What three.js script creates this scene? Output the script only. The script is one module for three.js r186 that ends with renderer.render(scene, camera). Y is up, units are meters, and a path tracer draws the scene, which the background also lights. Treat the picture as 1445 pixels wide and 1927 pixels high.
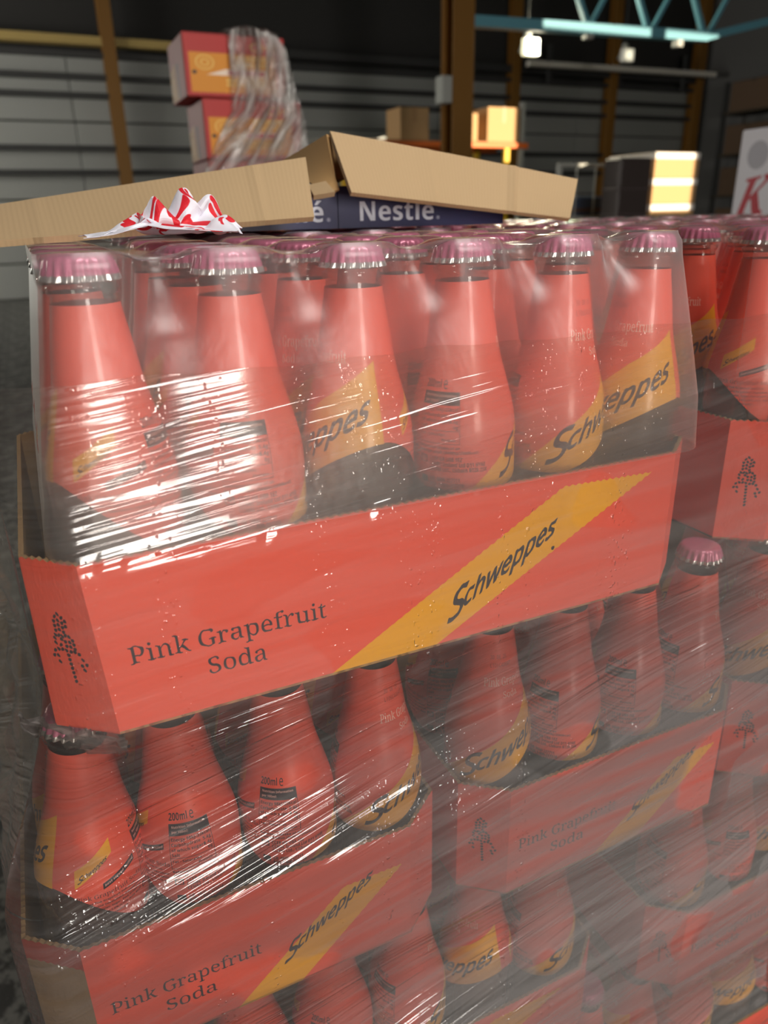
import * as THREE from 'three';
import { RoundedBoxGeometry } from 'three/addons/geometries/RoundedBoxGeometry.js';
import { mergeGeometries } from 'three/addons/utils/BufferGeometryUtils.js';
import { RectAreaLightUniformsLib } from 'three/addons/lights/RectAreaLightUniformsLib.js';

// ------------------------------------------------------------------ camera, light, exposure
const scene = new THREE.Scene();
const FPX = 1392, HPX = 1927;
const camera = new THREE.PerspectiveCamera(2 * Math.atan(HPX / 2 / FPX) * 180 / Math.PI, 1445 / 1927, 0.02, 80);
camera.position.set(0.0238, 0.2251, 0.3126);
camera.up.set(0.1746, 0.9276, -0.3304);
camera.lookAt(0.0238 + 0.385, 0.2251 - 0.3731, 0.3126 - 0.8441);
camera.focus = 0.40;
camera.userData.fStop = camera.getFocalLength() / 2.9;
scene.add(camera);
scene.background = new THREE.Color(0.75, 0.9, 1.1);

const renderer = new THREE.WebGLRenderer();
renderer.toneMapping = THREE.LinearToneMapping;
renderer.toneMappingExposure = 1.07;
renderer.shadowMap.enabled = true;
RectAreaLightUniformsLib.init();

const FLOOR = -0.985, CEIL = 4.6, FAR = -14, BACK = 10, RIGHT = 14.6, LEFT = -5.5;
// low sun that enters through two openings high in the wall behind the camera
const sun = new THREE.DirectionalLight(new THREE.Color(1.0, 0.83, 0.6), 9);
sun.position.set(0.3 * 20, 0.1 * 20, 0.95 * 20); sun.target.position.set(0, 0, 0);
sun.castShadow = true; sun.shadow.mapSize.set(2048, 2048); sun.shadow.radius = 0.3;
Object.assign(sun.shadow.camera, { left: -20, right: 20, top: 20, bottom: -20, near: 0.5, far: 80 });
scene.add(sun, sun.target);
// daylight of the big loading door behind the camera, and of an unseen side window added to brighten the far wall
function daylight(x, y, z, w, h, tx, ty, tz, col, power) {
  const l = new THREE.RectAreaLight(new THREE.Color(...col), power, w, h);
  l.name = 'opening_daylight'; l.position.set(x, y, z); scene.add(l); l.lookAt(tx, ty, tz); return l;
}
const DOOR = { x0: -0.4, x1: 1.9, y1: 2.3 };
daylight((DOOR.x0 + DOOR.x1) / 2, (FLOOR + DOOR.y1) / 2, BACK - 0.02, DOOR.x1 - DOOR.x0, DOOR.y1 - FLOOR, (DOOR.x0 + DOOR.x1) / 2, (FLOOR + DOOR.y1) / 2, 0, [1.0, 0.93, 0.84], 20);
const SIDE = { z0: -12.8, z1: -10.2, y0: 1.3, y1: 2.7 };
daylight(LEFT + 0.02, (SIDE.y0 + SIDE.y1) / 2, (SIDE.z0 + SIDE.z1) / 2, SIDE.z1 - SIDE.z0, SIDE.y1 - SIDE.y0, 0, (SIDE.y0 + SIDE.y1) / 2, (SIDE.z0 + SIDE.z1) / 2, [1.0, 0.96, 0.86], 26);
// daylight of an unseen rooflight, added for light from above and behind the camera
const ROOF = { x0: 0.2, x1: 2.6, z0: 1.5, z1: 3.7 };
daylight((ROOF.x0 + ROOF.x1) / 2, CEIL - 0.01, (ROOF.z0 + ROOF.z1) / 2, ROOF.x1 - ROOF.x0, ROOF.z1 - ROOF.z0, (ROOF.x0 + ROOF.x1) / 2, 0, (ROOF.z0 + ROOF.z1) / 2 - 0.001, [1.0, 0.95, 0.88], 15);

// ------------------------------------------------------------------ helpers
let seed = 7;
const rnd = () => { seed = (seed + 0x6d2b79f5) | 0; let t = Math.imul(seed ^ (seed >>> 15), 1 | seed); t = (t + Math.imul(t ^ (t >>> 7), 61 | t)) ^ t; return ((t ^ (t >>> 14)) >>> 0) / 4294967296; };
const rr = (a, b) => a + (b - a) * rnd();
const V = (x, y, z) => new THREE.Vector3(x, y, z);
const lerp = (a, b, t) => a + (b - a) * t, clamp = (x, a, b) => Math.min(b, Math.max(a, x));
const smooth = (a, b, x) => { const t = clamp((x - a) / (b - a), 0, 1); return t * t * (3 - 2 * t); };
const used = {};
function numbered(name) { const n = used[name] = (used[name] ?? -1) + 1; return n ? `${name}_${String(n).padStart(3, '0')}` : name; }
function part(name, geo, mat, parent) {
  const m = new THREE.Mesh(geo, mat); m.name = name; m.castShadow = m.receiveShadow = true; parent.add(m); return m;
}
function tag(o, label, category, group) { o.userData = { label, category, ...(group ? { group } : {}) }; return o; }
function thing(name, label, category, pos = [0, 0, 0], group) {
  const o = new THREE.Group(); o.name = numbered(name); o.position.set(...pos); scene.add(o); return tag(o, label, category, group);
}
function struct(name, geo, mat) { const m = part(numbered(name), geo, mat, scene); m.userData = { kind: 'structure' }; return m; }
const bx = (x0, x1, y0, y1, z0, z1) => new THREE.BoxGeometry(x1 - x0, y1 - y0, z1 - z0).translate((x0 + x1) / 2, (y0 + y1) / 2, (z0 + z1) / 2);
const rbx = (x0, x1, y0, y1, z0, z1, r = 0.004, s = 2) => new RoundedBoxGeometry(x1 - x0, y1 - y0, z1 - z0, s, r).translate((x0 + x1) / 2, (y0 + y1) / 2, (z0 + z1) / 2);
function bar(a, b, w, h) { // a beam of rectangular section between two points
  const d = b.clone().sub(a), g = new THREE.BoxGeometry(w, h, d.length());
  const m = new THREE.Matrix4().lookAt(a, b, Math.abs(d.y) > 0.95 * d.length() ? V(0, 0, 1) : V(0, 1, 0)); m.setPosition(a.clone().add(b).multiplyScalar(0.5));
  return g.applyMatrix4(m);
}
function canvas(w, h, draw, repeat) {
  const c = document.createElement('canvas'); c.width = w; c.height = h; const g = c.getContext('2d'); draw(g, w, h);
  const t = new THREE.CanvasTexture(c); t.colorSpace = THREE.SRGBColorSpace; t.magFilter = THREE.LinearFilter; t.anisotropy = 8;
  if (repeat) { t.wrapS = t.wrapT = THREE.RepeatWrapping; }
  return t;
}
function dataTex(w, h, f, repeat = true) { // one number per pixel, spread over RGBA
  const d = new Float32Array(w * h * 4); for (let y = 0, i = 0; y < h; y++) for (let x = 0; x < w; x++, i += 4) { const v = f(x, y); d[i] = d[i + 1] = d[i + 2] = v; d[i + 3] = 1; }
  const t = new THREE.DataTexture(d, w, h, THREE.RGBAFormat, THREE.FloatType); t.magFilter = t.minFilter = THREE.LinearFilter;
  if (repeat) t.wrapS = t.wrapT = THREE.RepeatWrapping; t.needsUpdate = true; return t;
}
const hash = (x, y) => { let h = Math.imul(x | 0, 374761393) + Math.imul(y | 0, 668265263); h = Math.imul(h ^ (h >>> 13), 1274126177); return ((h ^ (h >>> 16)) >>> 0) / 4294967296; };
function vnoise(x, y, px = 0, py = 0) {
  const xi = Math.floor(x), yi = Math.floor(y), fx = x - xi, fy = y - yi, w = (a, p) => p ? ((a % p) + p) % p : a;
  const u = fx * fx * (3 - 2 * fx), v = fy * fy * (3 - 2 * fy), X = w(xi, px), X1 = w(xi + 1, px), Y = w(yi, py), Y1 = w(yi + 1, py);
  return lerp(lerp(hash(X, Y), hash(X1, Y), u), lerp(hash(X, Y1), hash(X1, Y1), u), v);
}
const fbm = (x, y, o = 4) => { let s = 0, a = 0.5; for (let i = 0; i < o; i++) { s += a * vnoise(x, y); x = x * 2.03 + 17; y = y * 2.03 + 9; a /= 2; } return s; };
const std = (o) => new THREE.MeshStandardMaterial(o), phys = (o) => new THREE.MeshPhysicalMaterial(o);
const srgb = (h) => new THREE.Color(h);
function grid(nu, nv, f, uvf) { // surface from a function of (i/nu, j/nv)
  const p = [], uv = [], ix = [];
  for (let j = 0; j <= nv; j++) for (let i = 0; i <= nu; i++) { const q = f(i / nu, j / nv); p.push(q.x, q.y, q.z); const t = uvf ? uvf(i / nu, j / nv, q) : [i / nu, j / nv]; uv.push(t[0], t[1]); }
  for (let j = 0; j < nv; j++) for (let i = 0; i < nu; i++) { const a = j * (nu + 1) + i, b = a + 1, c = a + nu + 1, d = c + 1; ix.push(a, b, d, a, d, c); }
  const g = new THREE.BufferGeometry(); g.setAttribute('position', new THREE.Float32BufferAttribute(p, 3)); g.setAttribute('uv', new THREE.Float32BufferAttribute(uv, 2)); g.setIndex(ix); g.computeVertexNormals(); return g;
}
function sheet(nu, nv, f, t) { // a board of thickness t bent over f
  const top = [], n = [], g0 = grid(nu, nv, f), P = g0.attributes.position, N = g0.attributes.normal, p = [], uv = [], ix = [], W = nu + 1, K = W * (nv + 1);
  for (const s of [0.5, -0.5]) for (let i = 0; i < K; i++) { p.push(P.getX(i) + N.getX(i) * t * s, P.getY(i) + N.getY(i) * t * s, P.getZ(i) + N.getZ(i) * t * s); uv.push((i % W) / nu, Math.floor(i / W) / nv); }
  const q = (a, b, c, d) => ix.push(a, b, d, a, d, c);
  for (let j = 0; j < nv; j++) for (let i = 0; i < nu; i++) { const a = j * W + i; q(a, a + 1, a + W, a + W + 1); q(K + a + 1, K + a, K + a + W + 1, K + a + W); }
  for (let i = 0; i < nu; i++) { q(K + i, K + i + 1, i, i + 1); const a = nv * W + i; q(a, a + 1, K + a, K + a + 1); }
  for (let j = 0; j < nv; j++) { const a = j * W, b = a + nu; q(K + a, a, K + a + W, a + W); q(b, K + b, b + W, K + b + W); }
  const g = new THREE.BufferGeometry(); g.setAttribute('position', new THREE.Float32BufferAttribute(p, 3)); g.setAttribute('uv', new THREE.Float32BufferAttribute(uv, 2)); g.setIndex(ix);
  const h = g.toNonIndexed(); h.computeVertexNormals(); return h;
}

// ------------------------------------------------------------------ materials of the hall
const noiseA = dataTex(512, 512, (x, y) => { let s = 0, a = 0.5, f = 8; for (let o = 0; o < 5; o++) { s += a * vnoise(x * f / 512, y * f / 512, f, f); f *= 2; a *= 0.5; } return s; });
const tex = (t, sx, sy) => { const c = t.clone(); c.repeat.set(sx, sy); c.needsUpdate = true; return c; };
const M = {
  panel: std({ color: new THREE.Color(0.34, 0.35, 0.33), roughness: 0.55, metalness: 0.15 }),
  rail: std({ color: new THREE.Color(0.05, 0.05, 0.05), roughness: 0.6, metalness: 0.2 }),
  railLit: std({ color: new THREE.Color(0.5, 0.36, 0.12), roughness: 0.6 }),
  dark: std({ color: new THREE.Color(0.035, 0.034, 0.033), roughness: 0.9 }),
  purlin: std({ color: new THREE.Color(0.07, 0.055, 0.035), roughness: 0.8 }),
  ochre: std({ color: new THREE.Color(0.24, 0.11, 0.015), roughness: 0.55, bumpMap: tex(noiseA, 2, 8), bumpScale: 0.002 }),
  blueSteel: std({ color: new THREE.Color(0.13, 0.36, 0.45), roughness: 0.5 }),
  greySteel: std({ color: new THREE.Color(0.42, 0.43, 0.4), roughness: 0.5 }),
  orange: std({ color: new THREE.Color(0.85, 0.17, 0.02), roughness: 0.5 }),
  yellow: std({ color: new THREE.Color(0.9, 0.55, 0.03), roughness: 0.5 }),
  wall: std({ color: new THREE.Color(0.13, 0.13, 0.13), roughness: 0.9 }),
  wood: std({ color: new THREE.Color(0.45, 0.3, 0.16), roughness: 0.85, bumpMap: tex(noiseA, 1, 6), bumpScale: 0.002 }),
};
M.floor = std({ color: 0xffffff, roughness: 0.7, map: canvas(1024, 1024, (g, w, h) => {
  const im = g.createImageData(w, h);
  for (let y = 0, i = 0; y < h; y++) for (let x = 0; x < w; x++, i += 4) {
    const n = fbm(x / 40, y / 40, 5), m = fbm(x / 9 + 50, y / 9, 4), s = clamp((n + 0.6 * m - 0.72) * 5, 0, 1), v = 66 + 60 * s + 14 * (hash(x, y) - 0.5);
    im.data[i] = v; im.data[i + 1] = v; im.data[i + 2] = v * 0.96; im.data[i + 3] = 255;
  }
  g.putImageData(im, 0, 0);
}, true) });
M.floor.map.repeat.set(24, 24);

// ------------------------------------------------------------------ the hall
struct('floor', bx(LEFT - 0.3, RIGHT + 0.3, FLOOR - 0.2, FLOOR, FAR - 0.3, BACK + 0.3), M.floor);
{
  const c = struct('ceiling', mergeGeometries([bx(LEFT - 0.3, RIGHT + 0.3, CEIL, CEIL + 0.25, FAR - 0.3, ROOF.z0), bx(LEFT - 0.3, RIGHT + 0.3, CEIL, CEIL + 0.25, ROOF.z1, BACK + 0.3), bx(LEFT - 0.3, ROOF.x0, CEIL, CEIL + 0.25, ROOF.z0, ROOF.z1), bx(ROOF.x1, RIGHT + 0.3, CEIL, CEIL + 0.25, ROOF.z0, ROOF.z1)]), M.dark);
  part('added_rooflight_frame', mergeGeometries([bx(ROOF.x0 - 0.1, ROOF.x1 + 0.1, CEIL - 0.05, CEIL, ROOF.z0 - 0.1, ROOF.z0), bx(ROOF.x0 - 0.1, ROOF.x1 + 0.1, CEIL - 0.05, CEIL, ROOF.z1, ROOF.z1 + 0.1), bx(ROOF.x0 - 0.1, ROOF.x0, CEIL - 0.05, CEIL, ROOF.z0, ROOF.z1), bx(ROOF.x1, ROOF.x1 + 0.1, CEIL - 0.05, CEIL, ROOF.z0, ROOF.z1)]), M.greySteel, c);  // frame of the added rooflight
  for (let z = -13; z < 9; z += 1.6) if (z + 0.1 < ROOF.z0 || z > ROOF.z1) part('purlin', bx(LEFT, RIGHT, CEIL - 0.16, CEIL, z, z + 0.08), M.purlin, c);
  for (const x of [-3, 5.8, 10.2]) part('rafter', bar(V(x, CEIL - 0.3, FAR), V(x, CEIL - 0.3, BACK), 0.16, 0.3), M.purlin, c);
}
{ // far wall: horizontal cladding panels between dark sheeting rails
  const w = struct('wall_far', bx(LEFT - 0.3, RIGHT + 0.3, FLOOR, CEIL, FAR - 0.35, FAR - 0.1), M.dark);
  const ys = [FLOOR, -0.42, 0.14, 0.56, 0.98, 1.34, 1.72, 2.1, 2.36, 2.68];
  for (let i = 0; i < ys.length - 1; i++) for (let k = 0; k < 6; k++)
    part('cladding_panel', rbx(LEFT + k * 3.36, LEFT + (k + 1) * 3.36 - 0.015, ys[i] + 0.012, ys[i + 1] - 0.012, FAR - 0.1, FAR - 0.03, 0.01, 1), M.panel, w);
  for (const y of [0.97, 1.33, 2.09, 2.35, 2.66]) part('sheeting_rail', bx(LEFT, RIGHT, y - 0.04, y + 0.04, FAR - 0.02, FAR + 0.12), M.rail, w);
  part('eaves_beam', bx(LEFT, 4, 2.78, 2.9, FAR - 0.02, FAR + 0.2), M.railLit, w);  // left stretch coloured as if lit by warm reflected sun
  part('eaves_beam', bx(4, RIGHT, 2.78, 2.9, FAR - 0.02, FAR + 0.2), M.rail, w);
}
struct('wall_right', bx(RIGHT, RIGHT + 0.3, FLOOR, CEIL, FAR - 0.3, BACK + 0.3), M.wall);
{
  const l = struct('wall_left', mergeGeometries([bx(LEFT - 0.3, LEFT, SIDE.y1, CEIL, FAR - 0.3, BACK + 0.3), bx(LEFT - 0.3, LEFT, FLOOR, SIDE.y1, FAR - 0.3, SIDE.z0), bx(LEFT - 0.3, LEFT, FLOOR, SIDE.y1, SIDE.z1, BACK + 0.3), bx(LEFT - 0.3, LEFT, FLOOR, SIDE.y0, SIDE.z0, SIDE.z1)]), M.wall);
  part('added_window_frame', bx(LEFT - 0.05, LEFT + 0.05, SIDE.y1, SIDE.y1 + 0.12, SIDE.z0 - 0.1, SIDE.z1 + 0.1), M.greySteel, l);  // head of the added side window
}
{ // wall behind the camera: a loading door, two windows and a slot added to sun the truss chord
  const hs = [[DOOR.x0, DOOR.x1, FLOOR, DOOR.y1], [12.3, 13.05, 1.98, 2.74], [13.45, 14.45, 3.2, 4.2], [11.6, 13.3, 4.08, 4.2]].map((h) => h);
  const xs = [...new Set([LEFT - 0.3, RIGHT + 0.3, ...hs.flatMap((h) => [h[0], h[1]])])].sort((a, b) => a - b), yy = [...new Set([FLOOR, CEIL, ...hs.flatMap((h) => [h[2], h[3]])])].sort((a, b) => a - b), gs = [];
  for (let i = 0; i < xs.length - 1; i++) for (let j = 0; j < yy.length - 1; j++) {
    const cx = (xs[i] + xs[i + 1]) / 2, cy = (yy[j] + yy[j + 1]) / 2;
    if (!hs.some((h) => cx > h[0] && cx < h[1] && cy > h[2] && cy < h[3])) gs.push(bx(xs[i], xs[i + 1], yy[j], yy[j + 1], BACK, BACK + 0.3));
  }
  struct('wall_back', mergeGeometries(gs), M.wall);
}
function column(x, z, w, label, mat = M.ochre) { // H section: web and two flanges
  const t = thing('steel_column', label, 'column', [x, FLOOR, z]); t.userData.kind = 'structure';
  const H = CEIL - FLOOR;
  part('flange', rbx(-w / 2, w / 2, 0, H, w / 2 - 0.02, w / 2, 0.004, 1), mat, t);
  part('flange', rbx(-w / 2, w / 2, 0, H, -w / 2, -w / 2 + 0.02, 0.004, 1), mat, t);
  part('web', bx(-0.008, 0.008, 0, H, -w / 2 + 0.02, w / 2 - 0.02), mat, t);
  part('base_plate', bx(-w * 0.8, w * 0.8, 0, 0.02, -w * 0.8, w * 0.8), M.greySteel, t);
  return t;
}
{
  const big = column(4.84, -8, 0.27, 'large ochre steel column in the middle of the hall with a grey box on it');
  part('junction_box', rbx(-0.27, -0.14, 2.35, 2.62, -0.02, 0.14, 0.01), M.greySteel, big).userData.label = 'grey junction box';
  column(1.86, FAR + 0.18, 0.2, 'slim ochre steel column against the cladding left of the red carton stack');
  column(9.5, FAR + 0.18, 0.2, 'ochre steel column against the far wall behind the orange racking');
  column(11.95, FAR + 0.18, 0.2, 'dim ochre steel column on the far wall right of the racking', M.ochre);
  column(14.35, FAR + 0.18, 0.22, 'ochre steel column in the far right corner of the hall');
}
{ // roof truss, its bottom chord lit
  const t = thing('roof_truss', 'pale blue lattice roof truss under the dark ceiling', 'truss', [0, 0, -8]); t.userData.kind = 'structure';
  const y0 = 2.21, y1 = 3.5;
  part('bottom_chord', bar(V(4.98, y0 - 0.02, 0), V(8.5, y0 + 0.05, 0), 0.12, 0.11), M.blueSteel, t);
  part('bottom_chord', bar(V(8.5, y0 + 0.05, 0), V(12.5, y0 + 0.95, 0), 0.1, 0.09), M.blueSteel, t);
  part('top_chord', bar(V(4.98, y1, 0), V(12.5, y1 + 0.1, 0), 0.1, 0.1), M.blueSteel, t);
  for (const x of [6.63, 7.57, 8.5]) { part('web_brace', bar(V(x - 0.02, y0 + 0.05, 0), V(x - 0.75, y1, 0), 0.06, 0.06), M.blueSteel, t); part('web_brace', bar(V(x + 0.02, y0 + 0.05, 0), V(x + 0.8, y1, 0), 0.045, 0.045), M.blueSteel, t); }
  for (const x of [6.63, 8.05]) part('cleat', rbx(x - 0.05, x + 0.05, y0 - 0.09, y0, -0.05, 0.05, 0.01), M.greySteel, t);
}
{
  const p = thing('crane_rail', 'pale horizontal crane rail high along the far wall', 'rail', [0, 0, -13.2]); p.userData.kind = 'structure';
  part('beam', bar(V(9.4, 2.83, 0), V(14.2, 2.86, 0), 0.14, 0.09), std({ color: new THREE.Color(0.75, 0.72, 0.64), roughness: 0.5 }), p);  // light falling on the rail is put into its pale colour
  for (const x of [10.3, 12.1, 13.9]) part('bracket', bx(x - 0.04, x + 0.04, 2.6, 3.3, -0.6, -0.52), M.rail, p);
}
function highbay(x, y, z, label, power, glow) {
  const t = thing('ceiling_lamp', label, 'lamp', [x, y, z]);
  const h = new THREE.LatheGeometry([[0.02, 0.16], [0.05, 0.14], [0.06, 0.06], [0.11, -0.05], [0.115, -0.07], [0.1, -0.055], [0.05, 0.05]].map((p) => new THREE.Vector2(...p)), 24);
  part('shade', h, M.greySteel, t);
  part('lamp_lens', rbx(-0.115, 0.115, -0.13, 0.07, 0.02, 0.12, 0.02), std({ color: 0xffffff, emissive: new THREE.Color(1, 0.93, 0.55), emissiveIntensity: glow, roughness: 0.5 }), t);
  part('hanger', new THREE.CylinderGeometry(0.01, 0.01, CEIL - y - 0.15, 8).translate(0, (CEIL - y + 0.15) / 2, 0), M.rail, t);
  const l = new THREE.PointLight(new THREE.Color(1, 0.92, 0.66), power); l.name = 'lamp_glow'; l.position.set(0, -0.03, 0.2); l.castShadow = true; l.shadow.radius = 4; t.add(l);
}
highbay(6.46, 2.22, -9, 'lit square ceiling lamp hanging below the roof truss', 6, 1.15);
highbay(9.8, 2.64, -11, 'dim ceiling lamp hanging near the far right wall', 0.05, 0.03);

// ------------------------------------------------------------------ cardboard, trays, bottles: print
const SERIF = 'serif', SANS = 'sans-serif';
const INK = '#2b2730', RED = '#ee5b45', YEL = '#f0ac1e';
// script lettering along a rising line: letters lean, first letter tall
function script(g, text, x, y, len, angle, size, color, lean = 0.3) {
  const c = Math.cos(angle), s = Math.sin(angle);
  g.save(); g.fillStyle = color; g.strokeStyle = color; g.lineJoin = 'round';
  const first = text[0], rest = text.slice(1);
  g.font = `${size}px ${SANS}`; const wr = g.measureText(rest).width; g.font = `${size * 1.5}px ${SANS}`; const wf = g.measureText(first).width * 0.86, k = len / (wr + wf);
  g.setTransform(c * k, -s * k, -Math.sin(lean), Math.cos(lean), x, y);
  g.lineWidth = size * 0.055; g.fillText(first, 0, size * 0.2); g.strokeText(first, 0, size * 0.2);
  g.font = `${size}px ${SANS}`; g.lineWidth = size * 0.05; g.fillText(rest, wf, 0); g.strokeText(rest, wf, 0);
  g.restore();
}
function fitText(g, text, x, y, w, size, font, color) {
  g.save(); g.fillStyle = color; g.font = font.startsWith('bold ') ? `bold ${size}px ${font.slice(5)}` : `${size}px ${font}`; const k = w / g.measureText(text).width; g.setTransform(k, 0, 0, 1, x, y); g.fillText(text, 0, 0); g.restore();
}
function mottle(g, w, h, n, a, cols) { for (let i = 0; i < n; i++) { g.globalAlpha = a * rnd(); g.fillStyle = cols[(rnd() * cols.length) | 0]; g.beginPath(); g.ellipse(rnd() * w, rnd() * h, rr(2, 26), rr(1, 7), 0, 0, 7); g.fill(); } g.globalAlpha = 1; }
const TRAY_H = 0.089;
// front panels: metres from the left crease; the art scales with the tray
function frontArt(len, short) {
  return canvas(short ? 1024 : 2048, 512, (g, w, h) => {
    const sx = w / len, sy = h / TRAY_H, X = (x) => x * sx, Y = (y) => h - y * sy;
    g.fillStyle = RED; g.fillRect(0, 0, w, h);
    mottle(g, w, h, 700, 0.05, ['#c8402f', '#f36a52', '#d9402c']);
    const poly = (ps) => { g.fillStyle = YEL; g.beginPath(); ps.forEach((p, i) => g[i ? 'lineTo' : 'moveTo'](X(p[0]), Y(p[1]))); g.fill(); };
    if (!short) {
      poly([[0.1065, 0], [0.255, 0.081], [0.319, 0.079], [0.1695, 0]]);
      fitText(g, 'Pink Grapefruit', X(0.0115), Y(0.0352), X(0.0972), 0.0128 * sy, SERIF, INK);
      fitText(g, 'Soda', X(0.0455), Y(0.0198), X(0.0302), 0.0128 * sy, SERIF, INK);
      g.save(); g.scale(1, sy / sx); script(g, 'Schweppes', X(0.179), Y(0.0195) * sx / sy, X(0.0785), 0.465, 0.0182 * sx, INK); g.restore();
      const q = g.fillStyle; g.fillStyle = INK; g.beginPath(); g.arc(X(0.2493), Y(0.0445), 7, 0, 7); g.fill(); g.fillStyle = q;
    } else {
      poly([[0.076, 0], [0.148, 0.062], [0.187, 0.062], [0.187, 0.061], [0.117, 0]]);
      fitText(g, 'Pink Grapefruit', X(0.008), Y(0.0365), X(0.086), 0.0118 * sy, SERIF, INK);
      fitText(g, 'Soda', X(0.036), Y(0.022), X(0.03), 0.0118 * sy, SERIF, INK);
      g.save(); g.scale(1, sy / sx); script(g, 'Schweppes', X(0.107), Y(0.016) * sx / sy, X(0.071), 0.6, 0.0165 * sx, INK); g.restore();
    }
    g.globalAlpha = 0.12; g.fillStyle = '#8d2a20'; for (let i = 0; i < 60; i++) g.fillRect(rnd() * w, rnd() * h, rr(20, 200), 1); g.globalAlpha = 1;
  });
}
const treeArt = canvas(256, 640, (g, w, h) => {
  g.fillStyle = RED; g.fillRect(0, 0, w, h); mottle(g, w, h, 120, 0.06, ['#c8402f', '#f36a52']);
  const D = [[0, 0], [-14, 10], [14, 10], [-22, 26], [-4, 26], [12, 30], [26, 26], [-22, 44], [-6, 44], [10, 48], [24, 46], [-22, 62], [-6, 62], [10, 66], [-28, 82], [-14, 84], [0, 86], [14, 80], [28, 86], [40, 96], [-34, 98], [-6, 100], [8, 104], [26, 108], [42, 112], [-34, 116], [10, 122], [26, 126], [42, 130], [-14, 122], [-28, 138], [-12, 140], [4, 140], [22, 146], [38, 142], [54, 152], [-44, 148], [-52, 166], [-36, 168], [64, 172], [76, 190], [56, 198], [62, 214], [-34, 192], [8, 158], [9, 176], [10, 194], [11, 212], [12, 230], [13, 248], [14, 266]];
  g.fillStyle = INK; for (const [x, y] of D) { g.beginPath(); g.arc(116 + x * 1.0, 190 + y * 0.95, 7, 0, 7); g.fill(); }
});
const plainRed = canvas(256, 256, (g, w, h) => { g.fillStyle = RED; g.fillRect(0, 0, w, h); mottle(g, w, h, 150, 0.06, ['#c8402f', '#f36a52']); });
const kraftTop = canvas(64, 256, (g, w, h) => { g.fillStyle = '#a0845f'; g.fillRect(0, 0, w, h); mottle(g, w, h, 80, 0.08, ['#7c6446', '#b99a72']); g.fillStyle = '#b5402f'; g.fillRect(0, 0, w, 40); });
const card = (map) => phys({ map, roughness: 0.55, bumpMap: tex(noiseA, 3, 3), bumpScale: 0.00015 });
const T = {
  kraft: std({ color: srgb('#b8976a'), roughness: 0.9, bumpMap: tex(noiseA, 2, 2), bumpScale: 0.0006 }),
  red: card(plainRed), tree: card(treeArt), kraftRed: card(kraftTop),
};

// an open display tray with cut corners; every panel is a part of its own
function panelGeo(a0, b0, a1, b1, h, t, inward, teeth) { // a0,b0 bottom ends, a1,b1 top ends (Vector3), teeth along the top edge
  const n = teeth ? Math.max(4, Math.round(a0.distanceTo(b0) / 0.0022)) : 2, p = [], uv = [], gi = { out: [], in: [] };
  const off = (v) => v.clone().addScaledVector(inward, t);
  const push = (v, u, w) => { p.push(v.x, v.y, v.z); uv.push(u, w); return p.length / 3 - 1; };
  const rows = [];
  for (let i = 0; i <= n; i++) {
    const u = i / n, bot = a0.clone().lerp(b0, u), top = a1.clone().lerp(b1, u); if (teeth) top.y += (i % 2 ? 0.0005 : -0.0005) + 0.0003 * (hash(i, 5) - 0.5);
    rows.push({ u, bo: bot, to: top, bi: off(bot), ti: off(top) });
  }
  const q = (list, v, uvs) => { const k = v.map((x, i) => push(x, ...uvs[i])); list.push(k[0], k[1], k[2], k[0], k[2], k[3]); };
  for (let i = 0; i < n; i++) {
    const A = rows[i], B = rows[i + 1];
    q(gi.out, [A.bo, B.bo, B.to, A.to], [[A.u, 0], [B.u, 0], [B.u, 1], [A.u, 1]]);
    q(gi.in, [B.bi, A.bi, A.ti, B.ti], [[0, 0], [1, 0], [1, 1], [0, 1]]);
    q(gi.in, [A.to, B.to, B.ti, A.ti], [[0, 0], [1, 0], [1, 1], [0, 1]]);
    q(gi.in, [B.bo, A.bo, A.bi, B.bi], [[0, 0], [1, 0], [1, 1], [0, 1]]);
  }
  const g = new THREE.BufferGeometry(); g.setAttribute('position', new THREE.Float32BufferAttribute(p, 3)); g.setAttribute('uv', new THREE.Float32BufferAttribute(uv, 2));
  g.setIndex([...gi.out, ...gi.in]); g.addGroup(0, gi.out.length, 0); g.addGroup(gi.out.length, gi.in.length, 1); g.computeVertexNormals(); return g;
}
const artLong = card(frontArt(0.3365, false)), artShort = card(frontArt(0.1935, true));
const CX = 0.0272, CZ = 0.0215;
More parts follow.
